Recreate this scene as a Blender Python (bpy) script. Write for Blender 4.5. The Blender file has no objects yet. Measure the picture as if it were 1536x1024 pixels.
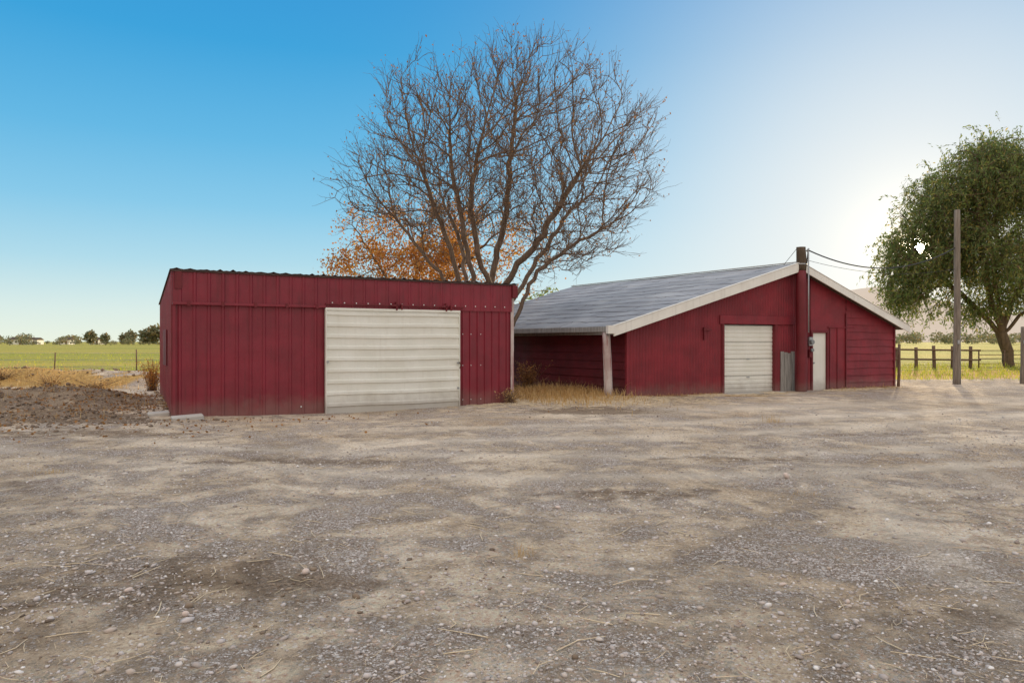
import bpy, math, random
import numpy as np
from mathutils import Vector, kdtree
random.seed(7); rng=np.random.default_rng(7)
scene=bpy.context.scene
scene.view_settings.view_transform='Standard'; scene.view_settings.look='None'
scene.view_settings.exposure=0
F=1100.0

# ------------------------------------------------------------- noise
_T=rng.random((256,256))
def vnoise(x,y):
    x=np.asarray(x,float);y=np.asarray(y,float)
    xi=np.floor(x).astype(int);yi=np.floor(y).astype(int)
    fx=x-xi;fy=y-yi;fx=fx*fx*(3-2*fx);fy=fy*fy*(3-2*fy)
    a=_T[xi%256,yi%256];b=_T[(xi+1)%256,yi%256];c=_T[xi%256,(yi+1)%256];d=_T[(xi+1)%256,(yi+1)%256]
    return (a*(1-fx)+b*fx)*(1-fy)+(c*(1-fx)+d*fx)*fy
def fbm(x,y,o=4):
    s=0;a=.5;t=0
    for i in range(o):
        s=s+a*vnoise(x*2**i+17*i,y*2**i+31*i);t+=a;a*=.5
    return s/t
def sstep(a,b,x):
    t=np.clip((x-a)/(b-a),0,1);return t*t*(3-2*t)
def gauss(x,y,cx,cy,sx,sy): return np.exp(-((x-cx)/sx)**2-((y-cy)/sy)**2)
def gh(x,y):
    x=np.asarray(x,float);y=np.asarray(y,float)
    near=1-sstep(45,90,np.hypot(x,y))
    z=.07*(fbm(x*.25+5,y*.25+9)-.5)+.05*(fbm(x*1.1,y*1.1)-.5)+.03*(fbm(x*3.1+4,y*3.1,3)-.5)*(1-sstep(12,20,np.hypot(x,y)))
    z=z-.10*gauss(x,y,-3.4,18.2,3.2,2.2)
    z=z+(.50*gauss(x,y,-12.8,19.0,3.2,2.2)+.16*gauss(x,y,-10.5,16.8,2.2,1.4))*(.05+1.6*fbm(x*1.9,y*1.9))
    z=z+.75*gauss(x,y,-19,30,6,2.0)*(.1+1.4*fbm(x*.8,y*.8))
    z=z+.07*gauss(x,y,2.0,23.5,1.6,2.5)
    return z*near

# ------------------------------------------------------------- mesh helpers
def link(o,parent=None):
    bpy.context.collection.objects.link(o)
    if parent: o.parent=parent
    return o
def empty(name,loc=(0,0,0),rz=0):
    o=bpy.data.objects.new(name,None);o.location=loc;o.rotation_euler=(0,0,rz);o.empty_display_size=.3
    return link(o)
def np_mesh(name,V,Fc,mat,smooth=False,parent=None):
    V=np.asarray(V,np.float32);Fc=np.asarray(Fc,np.int32)
    me=bpy.data.meshes.new(name);m,k=Fc.shape
    me.vertices.add(len(V));me.vertices.foreach_set('co',V.ravel())
    me.loops.add(m*k);me.loops.foreach_set('vertex_index',Fc.ravel())
    me.polygons.add(m);me.polygons.foreach_set('loop_start',np.arange(0,m*k,k,dtype=np.int32))
    me.polygons.foreach_set('loop_total',np.full(m,k,np.int32))
    if smooth: me.polygons.foreach_set('use_smooth',np.ones(m,bool))
    me.update(calc_edges=True);me.validate()
    o=bpy.data.objects.new(name,me)
    if mat: me.materials.append(mat)
    return link(o,parent)
def pymesh(name,V,Fc,mat,parent=None,smooth=False,bevel=0):
    me=bpy.data.meshes.new(name);me.from_pydata(V,[],Fc);me.update()
    if smooth:
        for p in me.polygons:p.use_smooth=True
    o=bpy.data.objects.new(name,me);me.materials.append(mat)
    if bevel:
        b=o.modifiers.new('b','BEVEL');b.width=bevel;b.segments=2
    return link(o,parent)
def box(name,x0,x1,y0,y1,z0,z1,mat,parent=None,bevel=0.006):
    V=[(x0,y0,z0),(x1,y0,z0),(x1,y1,z0),(x0,y1,z0),(x0,y0,z1),(x1,y0,z1),(x1,y1,z1),(x0,y1,z1)]
    Fc=[(0,3,2,1),(4,5,6,7),(0,1,5,4),(1,2,6,5),(2,3,7,6),(3,0,4,7)]
    return pymesh(name,V,Fc,mat,parent,bevel=bevel)
def tubes(P0,P1,R0,R1,k):
    P0=np.asarray(P0,float);P1=np.asarray(P1,float);R0=np.asarray(R0,float);R1=np.asarray(R1,float)
    n=len(P0);d=P1-P0;L=np.linalg.norm(d,axis=1,keepdims=True)+1e-9;d=d/L
    up=np.where(np.abs(d[:,2:3])>.9,np.array([[1.,0,0]]),np.array([[0,0,1.]]))
    a=np.cross(d,up);a/=np.linalg.norm(a,axis=1,keepdims=True);b=np.cross(d,a)
    th=np.arange(k)*2*np.pi/k
    c=np.cos(th)[None,:,None];s=np.sin(th)[None,:,None]
    ring=a[:,None,:]*c+b[:,None,:]*s
    P1e=P1+d*np.minimum(R1[:,None]*.4,L*.2)
    V=np.concatenate([P0[:,None,:]+ring*R0[:,None,None],P1e[:,None,:]+ring*R1[:,None,None]],axis=1).reshape(-1,3)
    i=np.arange(k);j=(i+1)%k
    q=np.stack([i,j,j+k,i+k],1)
    Fc=(q[None]+(np.arange(n)*2*k)[:,None,None]).reshape(-1,4)
    return V,Fc
def merge(parts):
    V=[];Fc=[];o=0
    for v,f in parts:
        V.append(v);Fc.append(f+o);o+=len(v)
    return np.concatenate(V),np.concatenate(Fc)
def leafquads(C,D,L,W,r=None):
    n=len(C);D=D/(np.linalg.norm(D,axis=1,keepdims=True)+1e-9)
    R=rng.normal(size=(n,3));S=np.cross(D,R);S/=np.linalg.norm(S,axis=1,keepdims=True)+1e-9
    L=np.asarray(L).reshape(-1,1);W=np.asarray(W).reshape(-1,1)
    V=np.stack([C-D*L/2,C+S*W/2-D*L*.05,C+D*L/2,C-S*W/2-D*L*.05],1).reshape(-1,3)
    Fc=np.arange(n*4).reshape(n,4)
    return V,Fc
def blades(P,H,lean,W):
    n=len(P);a=rng.random(n)*2*np.pi;dx=np.stack([np.cos(a),np.sin(a),0*a],1)
    sx=np.stack([-np.sin(a),np.cos(a),0*a],1)
    H=np.asarray(H).reshape(-1,1)*np.ones((n,1));lean=(rng.random((n,1))*lean);W=np.asarray(W).reshape(-1,1)*np.ones((n,1))
    z=np.array([[0,0,1.]])
    mid=P+z*H*.55+dx*H*lean*.35;tip=P+z*H*(1-.3*lean)+dx*H*lean
    V=np.stack([P-sx*W/2,P+sx*W/2,mid+sx*W*.35,mid-sx*W*.35,mid+sx*W*.35,mid-sx*W*.35,tip,tip+sx*W*.02],1)
    V=V.reshape(-1,3);b=(np.arange(n)*8)[:,None]
    Fc=np.concatenate([b+np.array([[0,1,2,3]]),b+np.array([[5,4,7,6]])])
    return V,Fc
t=(1+5**.5)/2
ICO=np.array([(-1,t,0),(1,t,0),(-1,-t,0),(1,-t,0),(0,-1,t),(0,1,t),(0,-1,-t),(0,1,-t),(t,0,-1),(t,0,1),(-t,0,-1),(-t,0,1)],float);ICO/=np.linalg.norm(ICO[0])
ICF=np.array([(0,11,5),(0,5,1),(0,1,7),(0,7,10),(0,10,11),(1,5,9),(5,11,4),(11,10,2),(10,7,6),(7,1,8),(3,9,4),(3,4,2),(3,2,6),(3,6,8),(3,8,9),(4,9,5),(2,4,11),(6,2,10),(8,6,7),(9,8,1)])
def stones(X,Y,R,sink=.35,flat=.6):
    n=len(X);a=rng.random(n)*2*np.pi
    v=ICO[None]*(1+rng.normal(size=(n,12,1))*.16)
    sc=np.stack([R*rng.uniform(.8,1.4,n),R*rng.uniform(.6,1.0,n),R*rng.uniform(flat*.7,flat*1.2,n)],1)
    v=v*sc[:,None,:]
    c=np.cos(a)[:,None];s=np.sin(a)[:,None]
    vx=v[:,:,0]*c-v[:,:,1]*s;vy=v[:,:,0]*s+v[:,:,1]*c;vz=v[:,:,2]+vx*rng.normal(size=(n,1))*.15
    P=np.stack([vx+X[:,None],vy+Y[:,None],vz+(gh(X,Y)+sc[:,2]*sink)[:,None]],2).reshape(-1,3)
    Fc=(ICF[None]+(np.arange(n)*12)[:,None,None]).reshape(-1,3)
    return P,Fc

# ------------------------------------------------------------- materials
class NT:
    def __init__(s,name):
        s.m=bpy.data.materials.new(name);s.m.use_nodes=True;s.t=s.m.node_tree;s.t.nodes.clear()
        s.out=s.n('ShaderNodeOutputMaterial');s.b=s.n('ShaderNodeBsdfPrincipled');s.l(s.b.outputs[0],s.out.inputs[0])
        s.tc=s.n('ShaderNodeTexCoord')
    def n(s,t): return s.t.nodes.new(t)
    def l(s,a,b): s.t.links.new(a,b)
    def mapped(s,scale=(1,1,1)):
        m=s.n('ShaderNodeMapping');m.inputs['Scale'].default_value=scale;s.l(s.tc.outputs['Object'],m.inputs[0]);return m.outputs[0]
    def noise(s,scale,detail=4,vec=None,rough=.55,dist=0):
        n=s.n('ShaderNodeTexNoise');n.inputs['Scale'].default_value=scale;n.inputs['Detail'].default_value=detail
        n.inputs['Roughness'].default_value=rough;n.inputs['Distortion'].default_value=dist
        s.l(vec if vec is not None else s.tc.outputs['Object'],n.inputs['Vector']);return n.outputs['Fac']
    def ramp(s,fac,stops):
        r=s.n('ShaderNodeValToRGB');e=r.color_ramp.elements
        while len(e)<len(stops): e.new(.5)
        for i,(p,c) in enumerate(stops):
            e[i].position=p;e[i].color=(*c,1) if len(c)==3 else c
        s.l(fac,r.inputs[0]);return r.outputs[0]
    def mix(s,fac,a,b,mode='MIX'):
        m=s.n('ShaderNodeMix');m.data_type='RGBA';m.blend_type=mode
        for v,i in ((fac,0),(a,6),(b,7)):
            if isinstance(v,(int,float)): m.inputs[i].default_value=v
            elif isinstance(v,tuple): m.inputs[i].default_value=(*v,1)
            else: s.l(v,m.inputs[i])
        return m.outputs[2]
    def math(s,op,a,b=None,clamp=False):
        m=s.n('ShaderNodeMath');m.operation=op;m.use_clamp=clamp
        for v,i in ((a,0),(b,1)):
            if v is None: continue
            if isinstance(v,(int,float)): m.inputs[i].default_value=v
            else: s.l(v,m.inputs[i])
        return m.outputs[0]
    def sm(s,x,a,b):
        m=s.n('ShaderNodeMapRange');m.interpolation_type='SMOOTHSTEP';m.inputs[1].default_value=a;m.inputs[2].default_value=b
        s.l(x,m.inputs[0]);return m.outputs[0]
    def bump(s,h,strength,dist):
        b=s.n('ShaderNodeBump');b.inputs['Strength'].default_value=strength;b.inputs['Distance'].default_value=dist
        s.l(h,b.inputs['Height']);s.l(b.outputs[0],s.b.inputs['Normal']);return b
    def col(s,c): s.l(c,s.b.inputs['Base Color'])
def painted(name,c1,c2,dirt,rough=.45,streak=True,bumpd=.01,dirtamt=.5,base_dust=True,peel=None):
    k=NT(name)
    a=k.noise(1.3,5);c=k.mix(k.sm(a,.35,.65),c1,c2)
    st=k.noise(3,5,k.mapped((4,4,.35)))
    c=k.mix(k.math('MULTIPLY',k.sm(st,.5,.75),dirtamt),c,dirt)
    lf=k.noise(5,5,k.mapped((3,3,.2)),.7);c=k.mix(k.math('MULTIPLY',k.sm(lf,.55,.8),.22),c,tuple(min(1,x*1.3+.04) for x in c1))
    if base_dust:
        sep=k.n('ShaderNodeSeparateXYZ');k.l(k.tc.outputs['Object'],sep.inputs[0])
        f=k.sm(k.math('ADD',sep.outputs[2],k.math('MULTIPLY',k.noise(4,5),-.5)),.25,-.25)
        c=k.mix(k.math('MULTIPLY',f,.45),c,(.22,.16,.13))
    if peel:
        c=k.mix(k.sm(k.noise(6,6,k.mapped((1,1,.5)),.7),peel,peel+.05),c,(.42,.38,.34))
    k.col(c);k.l(k.math('ADD',k.math('MULTIPLY',k.noise(2.5,5),.3),rough-.12),k.b.inputs['Roughness'])
    k.bump(k.noise(1.8,3),.6,bumpd)
    return k.m
RED=painted('red_metal_paint',(.235,.011,.028),(.185,.009,.022),(.115,.008,.014),.42,bumpd=.03)
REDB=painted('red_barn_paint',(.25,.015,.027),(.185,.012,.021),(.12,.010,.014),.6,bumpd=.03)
REDS=painted('red_boards_painted_shade',(.15,.010,.016),(.105,.008,.012),(.06,.007,.009),.7,bumpd=.03)  # darker copy of the barn red, overhang shade put into the colour
REDD=painted('red_trim_paint',(.17,.008,.016),(.13,.007,.012),(.08,.008,.01),.6,peel=.68)
CREAM=painted('cream_door_paint',(.80,.79,.72),(.75,.74,.66),(.62,.59,.51),.45,dirtamt=.25,bumpd=.015)
WHITE=painted('white_trim_paint',(.81,.79,.73),(.75,.72,.66),(.52,.48,.44),.6,dirtamt=.3,base_dust=False)
PEEL=painted('peeling_post_paint',(.62,.55,.52),(.42,.30,.28),(.28,.05,.05),.8,dirtamt=.9,bumpd=.02)
BROWNM=painted('brown_roof_edge',(.05,.025,.02),(.09,.05,.04),(.03,.02,.02),.6,base_dust=False)
def wood(name,c1,c2,sc=6):
    k=NT(name);n=k.noise(sc,6,k.mapped((3,3,.25)),.65)
    k.col(k.ramp(n,[(.3,c1),(.7,c2)]));k.b.inputs['Roughness'].default_value=.85;k.bump(n,.7,.02);return k.m
POLEW=wood('weathered_pole_wood',(.12,.095,.07),(.30,.25,.20))
DARKW=wood('dark_pole_wood',(.05,.035,.02),(.12,.08,.05))
GREYW=wood('grey_plank_wood',(.16,.15,.14),(.42,.40,.37))
FENW=wood('fence_wood',(.10,.06,.04),(.22,.14,.09))
BARK=wood('bark',(.09,.058,.038),(.25,.17,.115),5)
BARK2=wood('willow_bark',(.08,.055,.03),(.22,.15,.09),4)
def simple(name,c,rough=.6,metal=0):
    k=NT(name);k.col(k.mix(k.noise(9,4),tuple(x*.75 for x in c),c));k.b.inputs['Roughness'].default_value=rough;k.b.inputs['Metallic'].default_value=metal;return k.m
METAL=simple('galvanised_metal',(.42,.43,.44),.4,.6)
BLACK=simple('black_cable',(.02,.02,.02),.6)
GLASS=simple('meter_glass',(.25,.27,.28),.15)
DARK=simple('dark_interior',(.03,.02,.02),.9)
SCREW=simple('screw_heads',(.8,.8,.78),.4)
CONC=simple('broken_concrete',(.55,.52,.48),.9)
def leafmat(name,stops,trans=.45,tboost=1.3):
    k=NT(name);g=k.n('ShaderNodeNewGeometry');c=k.ramp(g.outputs['Random Per Island'],stops)
    k.b.inputs['Roughness'].default_value=.6;k.col(c)
    tr=k.n('ShaderNodeBsdfTranslucent');hs=k.n('ShaderNodeHueSaturation');hs.inputs['Value'].default_value=tboost;k.l(c,hs.inputs['Color']);k.l(hs.outputs[0],tr.inputs[0])
    m=k.n('ShaderNodeMixShader');m.inputs[0].default_value=trans
    k.l(k.b.outputs[0],m.inputs[1]);k.l(tr.outputs[0],m.inputs[2]);k.l(m.outputs[0],k.out.inputs[0]);return k.m
ORL=leafmat('orange_leaves',[(0,(.58,.29,.06)),(.4,(.44,.18,.035)),(.75,(.30,.12,.03)),(1,(.66,.42,.10))],.5,1.4)
WIL=leafmat('willow_leaves',[(0,(.08,.13,.04)),(.5,(.13,.175,.05)),(.85,(.20,.22,.06)),(1,(.38,.30,.08))],.5,1.8)
DISTL=leafmat('distant_leaves',[(0,(.15,.18,.10)),(.5,(.22,.21,.11)),(.8,(.32,.23,.11)),(1,(.20,.24,.15))],.4,1.2)
DRY=leafmat('dry_grass',[(0,(.58,.38,.15)),(.5,(.46,.28,.10)),(1,(.70,.52,.27))],.4,1.3)
CROP=leafmat('crop_leaves',[(0,(.26,.34,.04)),(.6,(.38,.40,.05)),(1,(.52,.43,.08))],.5,1.5)
BROWNL=leafmat('brown_leaves',[(0,(.24,.12,.04)),(1,(.42,.20,.06))],.3,1.2)
def stonemat(name,stops):
    k=NT(name);g=k.n('ShaderNodeNewGeometry');c=k.ramp(g.outputs['Random Per Island'],stops)
    c=k.mix(k.math('MULTIPLY',k.noise(60,3),.3),c,(.30,.25,.22));k.col(c);k.b.inputs['Roughness'].default_value=.9;return k.m
STONE=stonemat('pebbles',[(0,(.27,.215,.18)),(.3,(.46,.40,.37)),(.6,(.62,.565,.545)),(.8,(.50,.40,.32)),(.93,(.74,.69,.66)),(1,(.88,.84,.80))])
STONE2=stonemat('rock',[(0,(.66,.50,.42)),(1,(.68,.60,.54))])
CLOD=stonemat('soil_clods',[(0,(.11,.075,.05)),(.6,(.20,.14,.09)),(1,(.30,.22,.15))])

# ------------------------------------------------------------- ground
N=520;a_=4.0;b_=math.asinh(3800/a_)
u=np.linspace(-1,1,N);xs=a_*np.sinh(b_*u);ys=9+a_*np.sinh(b_*u)
GX,GY=np.meshgrid(xs,ys);GX=GX.ravel();GY=GY.ravel()
V=np.stack([GX,GY,gh(GX,GY)],1)
i=np.arange(N-1);I,J=np.meshgrid(i,i);base=(J*N+I).ravel()
Fc=np.stack([base,base+1,base+N+1,base+N],1)
g=NT('gravel_and_fields')
att=g.n('ShaderNodeAttribute');att.attribute_name='zone';sp=g.n('ShaderNodeSeparateColor');g.l(att.outputs['Color'],sp.inputs[0])
big=g.noise(.35,6,None,.6,.6);med=g.noise(2.2,6,None,.65);fine=g.noise(24,6,None,.8)
dirt=g.ramp(big,[(.32,(.42,.31,.21)),(.46,(.56,.445,.325)),(.60,(.69,.57,.44)),(.75,(.61,.505,.40))])
dirt=g.mix(g.math('MULTIPLY',g.sm(med,.45,.62),.45),dirt,(.34,.245,.165))
dirt=g.mix(.85,dirt,g.ramp(fine,[(.3,(.10,.10,.10)),(.5,(.52,.52,.52)),(.68,(.97,.97,.97))]),'OVERLAY')
vo=g.n('ShaderNodeTexVoronoi');vo.inputs['Scale'].default_value=42;g.l(g.tc.outputs['Object'],vo.inputs['Vector'])
vo3=g.n('ShaderNodeTexVoronoi');vo3.inputs['Scale'].default_value=85;g.l(g.tc.outputs['Object'],vo3.inputs['Vector'])
vo2=g.n('ShaderNodeTexVoronoi');vo2.inputs['Scale'].default_value=19;g.l(g.tc.outputs['Object'],vo2.inputs['Vector'])
sc1=g.n('ShaderNodeSeparateColor');g.l(vo.outputs['Color'],sc1.inputs[0])
sc3=g.n('ShaderNodeSeparateColor');g.l(vo3.outputs['Color'],sc3.inputs[0])
stops=[(0,(.22,.17,.14)),(.3,(.45,.385,.35)),(.6,(.66,.595,.57)),(.88,(.84,.785,.76)),(1,(.98,.95,.92))]
grA=g.mix(g.sm(vo.outputs['Distance'],.34,.74),g.ramp(sc1.outputs[0],stops),(.22,.16,.115))
grB=g.mix(g.sm(vo3.outputs['Distance'],.34,.74),g.ramp(sc3.outputs[0],stops),(.22,.16,.115))
grav=g.mix(g.sm(g.math('ADD',sc1.outputs[1],g.math('MULTIPLY',med,.4)),.62,.68),grA,grB)
gm=g.noise(.55,8,None,.72,1.2)
gmask=g.math('ADD',g.math('ADD',gm,g.math('MULTIPLY',g.math('SUBTRACT',med,.5),.5)),g.math('MULTIPLY',g.math('SUBTRACT',fine,.5),.8))
gmask=g.sm(gmask,.45,.61)
c=g.mix(g.math('MULTIPLY',gmask,.88),dirt,grav)
spk1=g.math('MULTIPLY',g.sm(sc1.outputs[2],.79,.82),g.sm(vo.outputs['Distance'],.48,.38))
c=g.mix(g.math('MULTIPLY',spk1,.75),c,g.ramp(sc1.outputs[1],[(0,(.28,.215,.165)),(.5,(.64,.575,.535)),(1,(.86,.82,.78))]))
sc2=g.n('ShaderNodeSeparateColor');g.l(vo2.outputs['Color'],sc2.inputs[0])
spk=g.math('MULTIPLY',g.sm(sc2.outputs[1],.92,.94),g.sm(vo2.outputs['Distance'],.36,.28))
c=g.mix(g.math('MULTIPLY',spk,.7),c,(.72,.66,.61))
c=g.mix(g.math('MULTIPLY',att.outputs['Alpha'],g.sm(g.math('ADD',med,g.math('MULTIPLY',g.math('SUBTRACT',fine,.5),.6)),.28,.58)),c,(.80,.69,.56))
patch=g.noise(.18,5,None,.6,.8)
c=g.mix(1,c,g.ramp(patch,[(.3,(.76,.74,.72)),(.5,(.96,.96,.96)),(.7,(1,1,1))]),'MULTIPLY')
bl=g.sm(g.math('ADD',sp.outputs[2],g.math('MULTIPLY',g.math('SUBTRACT',med,.5),1.2)),.28,.62)
mul=g.ramp(fine,[(.3,(.10,.067,.043)),(.55,(.24,.17,.11)),(.75,(.44,.33,.225))])
c=g.mix(g.math('MULTIPLY',bl,.78),c,mul)
gr=g.sm(g.math('ADD',sp.outputs[1],g.math('MULTIPLY',g.math('SUBTRACT',med,.5),.9)),.3,.7)
c=g.mix(gr,c,g.ramp(g.noise(9,6,None,.7),[(.3,(.36,.20,.07)),(.55,(.56,.35,.12)),(.75,(.50,.40,.12))]))
wv=g.n('ShaderNodeTexWave');wv.inputs['Scale'].default_value=.12;wv.inputs['Distortion'].default_value=.8;wv.inputs['Detail'].default_value=3
mp=g.n('ShaderNodeMapping');mp.inputs['Rotation'].default_value=(0,0,math.radians(62));g.l(g.tc.outputs['Object'],mp.inputs[0]);g.l(mp.outputs[0],wv.inputs['Vector'])
fb=g.noise(.02,5,g.mapped((.25,1.6,1)),.6)
fieldc=g.ramp(fb,[(.3,(.24,.29,.04)),(.45,(.40,.41,.06)),(.58,(.62,.50,.10)),(.68,(.34,.37,.06)),(.8,(.50,.36,.13))])
fieldc=g.mix(g.math('MULTIPLY',g.sm(wv.outputs['Fac'],.35,.75),.85),fieldc,(.17,.15,.06))
fm=g.sm(g.math('ADD',sp.outputs[0],g.math('MULTIPLY',g.math('SUBTRACT',g.noise(.7,5),.5),.5)),.4,.6)
c=g.mix(fm,c,fieldc)
g.col(c);g.b.inputs['Roughness'].default_value=.95;g.b.inputs['Specular IOR Level'].default_value=.15
hh=g.math('ADD',g.math('MULTIPLY',g.math('SUBTRACT',1,vo.outputs['Distance']),g.math('MULTIPLY',gmask,.6)),g.math('ADD',g.math('MULTIPLY',fine,1.3),g.math('MULTIPLY',med,2.4)))
g.bump(hh,.9,.025)
ground=np_mesh('ground',V,Fc,g.m,True)
nz=fbm(GX*.12,GY*.12,3)-.5
left=sstep(-9,-14,GX)
edge=36+nz*6
fieldm=np.where(GX<0,sstep(edge-1.5,edge+1.5,GY),sstep(42+nz*10-2,42+nz*10+2,GY))
fieldm=np.maximum(fieldm,sstep(-60,-75,GX)*sstep(10,20,GY))
road=left*np.exp(-((GY-24.2+.06*(GX+12))/1.5)**2)
dry=left*sstep(24,28,GY)*(.30+.6*(fbm(GX*.25+3,GY*.4)>.5))*(1-fieldm)*(1-road)
dry=np.maximum(dry,sstep(31,35,GY)*sstep(10,14,GX)*.9)
dry=np.maximum(dry,.95*gauss(GX,GY,1.6,23.3,2.2,2.4));dry=np.maximum(dry,.7*gauss(GX,GY,7,23.1,2.3,.5))
dry=np.maximum(dry,sstep(27,32,GY)*(np.abs(GX)<14)*.8)
mulch=np.maximum(.95*gauss(GX,GY,-12.5,18.4,4,2.9),.8*gauss(GX,GY,-9.5,15.8,2.5,1.1))
for a in [(.75,1.9,18.0,2.2,1.3),(.6,-2,5.2,1.6,.8),(.65,-4.2,4.8,1.8,.7),(.6,-8,13.5,3.5,1.0),(.55,1.2,8.2,1.5,.5),(.55,-3,10.5,2.5,.5),(.5,3.4,10.6,2.0,.5),(.5,-6.5,8.5,2.0,.6),(.45,6.5,13.5,2.5,.5),(.5,2.8,4.6,1.2,.35)]:
    mulch=np.maximum(mulch,a[0]*gauss(GX,GY,*a[1:]))
mulch=mulch*(1-.8*road)
def band(cx,w): return np.exp(-((GY-cx)/w)**2)
tr=0
for off in (0,1.9):
    tr=tr+band(12.6+off+.22*GX+.012*GX**2,.28+.02*np.abs(GX))*sstep(-6,1,GX)
for off in (0,1.7):
    tr=tr+band(9.2+off-.06*GX+.03*GX**2,.25)*.9
tr=tr+.7*band(16.8+.33*GX,.8)*sstep(-4,3,GX)
for off in (0,1.8):
    tr=tr+.7*np.exp(-((GX-(3.2+off+.22*(GY-5)))/.22)**2)*sstep(16,10,GY)
tr=tr+road*1.4
tr=np.clip(tr,0,1)*(.4+.8*fbm(GX*.8,GY*.8))*(1-fieldm)*(1-dry)
ca=ground.data.color_attributes.new('zone','FLOAT_COLOR','POINT')
ca.data.foreach_set('color',np.stack([fieldm,dry,mulch,tr],1).astype(np.float32).ravel())

# ------------------------------------------------------------- gravel
def scatter(n,dmin,dmax,p=1.6):
    D=dmin+(dmax-dmin)*rng.random(n)**p;X=(rng.random(n)*2-1)*(D*.82+.8);return X,D
X,Y=scatter(50000,2.6,16,1.5);keep=rng.random(len(X))<sstep(.32,.60,fbm(X*.8+40,Y*.8,4))*.9+.12
X=X[keep];Y=Y[keep];R=np.exp(rng.normal(-4.82,.44,len(X)));R=np.clip(R,.003,.023)
p1=stones(X,Y,R)
X,Y=scatter(700,3,19,1.2);p2=stones(X,Y,np.clip(np.exp(rng.normal(-4.05,.34,700)),.01,.034))
v,f=merge([p1,p2]);np_mesh('gravel',v,f,STONE)
for (x,y,r) in [(-1.51,5.37,.045),(3.4,9.1,.075),(-2.63,5.03,.035),(2.18,4.77,.032),(1.9,5.15,.03),(.47,7.5,.04),(-2.0,4.5,.03),(-3.1,4.1,.035),(-.6,4.9,.025)]:
    v,f=stones(np.array([x]),np.array([y]),np.array([r]),.5,.7)
    o=np_mesh('rock',v,f,STONE2);m=o.modifiers.new('s','SUBSURF');m.levels=m.render_levels=1
X=np.concatenate([rng.normal(-12.5,2.8,3200),rng.normal(-9.5,1.5,700),rng.normal(-19,4,900),rng.normal(-2,1.0,260),rng.normal(1.9,1.3,350),rng.normal(-4,1.2,250)])
Y=np.concatenate([rng.normal(18.2,2.0,3200),rng.normal(15.6,.8,700),rng.normal(29.6,1.2,900),rng.normal(5.1,.5,260),rng.normal(18,.8,350),rng.normal(4.7,.45,250)])
R=np.clip(np.exp(rng.normal(-3.8,.5,len(X))),.01,.10);R[4800:]*=.4
inside=(X>-7.9)&(Y>15.9+(X+7.6)*.575)
v,f=stones(X[~inside],Y[~inside],R[~inside]);np_mesh('soil_clods',v,f,CLOD)
def straw(n,X,Y,L,rr,name,mat):
    a=rng.random(n)*np.pi
    P0=np.stack([X-np.cos(a)*L/2,Y-np.sin(a)*L/2,gh(X,Y)+.006],1);P1=np.stack([X+np.cos(a)*L/2,Y+np.sin(a)*L/2,gh(X,Y)+.006+rng.random(n)*.02],1)
    Pm=(P0+P1)/2+np.stack([-np.sin(a),np.cos(a),.2+0*a],1)*(rng.normal(size=(n,1))*L[:,None]*.12)
    Pm[:,2]=np.maximum(Pm[:,2],P0[:,2])
    v,f=merge([tubes(P0,Pm,rr,rr,4),tubes(Pm,P1,rr,rr*.7,4)]);np_mesh(name,v,f,mat)
STRAW=simple('straw',(.76,.62,.43),.8)
n=2600;X,Y=scatter(n,3,17,1.3);L=np.clip(np.exp(rng.normal(-2.6,.5,n)),.03,.35)
straw(n,X,Y,L,np.clip(L*.018,.0014,.0036),'straw_litter',STRAW)
n=80;X,Y=scatter(n,3.4,9,1.2);L=rng.uniform(.12,.3,n);straw(n,X,Y,L,rng.uniform(.002,.0042,n),'twig_litter',STRAW)
n=5200;X=rng.normal(1.5,1.7,n);Y=rng.normal(21.9,1.2,n);k=(Y<22.24+(X-3.48)*.486-.1)|(X<3.2-(Y-22.2)*.62);k&=~((X<.1)&(Y>20.7+X*.575));X=X[k];Y=Y[k];L=rng.uniform(.08,.35,len(X))
straw(len(X),X,Y,L,np.full(len(X),.006),'straw_litter',STRAW)
s=rng.random(2600)*12;d=np.abs(rng.normal(0,.4,2600))+.08;k=fbm(s*.8,s*0+3.)>.45;s=s[k];d=d[k];L=rng.uniform(.06,.25,len(s))
straw(len(s),3.48+.8993*s+.4373*d,22.24+.4373*s-.8993*d,L,np.full(len(s),.006),'straw_litter',STRAW)
n=5000;X=rng.normal(-12,3.5,n);Y=rng.normal(19,2.6,n);k=~((X>-8.2)&(Y>15.6+(X+7.6)*.575))&(X>-30);X=X[k];Y=Y[k]
D=rng.normal(size=(len(X),3));D[:,2]*=.4
v,f=leafquads(np.stack([X,Y,gh(X,Y)+.02],1),D,rng.uniform(.04,.1,len(X)),rng.uniform(.03,.06,len(X)));np_mesh('leaf_litter',v,f,BROWNL)

# ------------------------------------------------------------- grass
def grass(name,X,Y,h,mat,w=.012,lean=.8):
    P=np.stack([X,Y,gh(X,Y)-.01],1);H=h*np.exp(rng.normal(0,.35,len(X)));v,f=blades(P,H,lean,w);return np_mesh(name,v,f,mat)
def tuft(x,y,r,n,h,mat=DRY,w=.005): return grass('grass_tuft',rng.normal(x,r,n),rng.normal(y,r,n),h,mat,w,1.2)
tuft(.08,5.8,.05,60,.10,w=.003);tuft(5.56,15.6,.10,80,.14);tuft(-6,9.5,.08,40,.07);tuft(3.2,8.1,.1,30,.04)
n=8200;X=rng.normal(1.5,1.2,n);Y=rng.normal(23.2,1.6,n)
k=(X>.25+(20.8-Y)*.5)&(X<3.3-(Y-22.2)*.62);X=X[k];Y=Y[k]
grass('dry_grass',X,Y,.20,DRY,.016,1.3)
s=rng.random(1600)*12;d=np.abs(rng.normal(0,.25,1600))+.06;k=(s<3.6)|(s>8.6);s=s[k];d=d[k]
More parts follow.
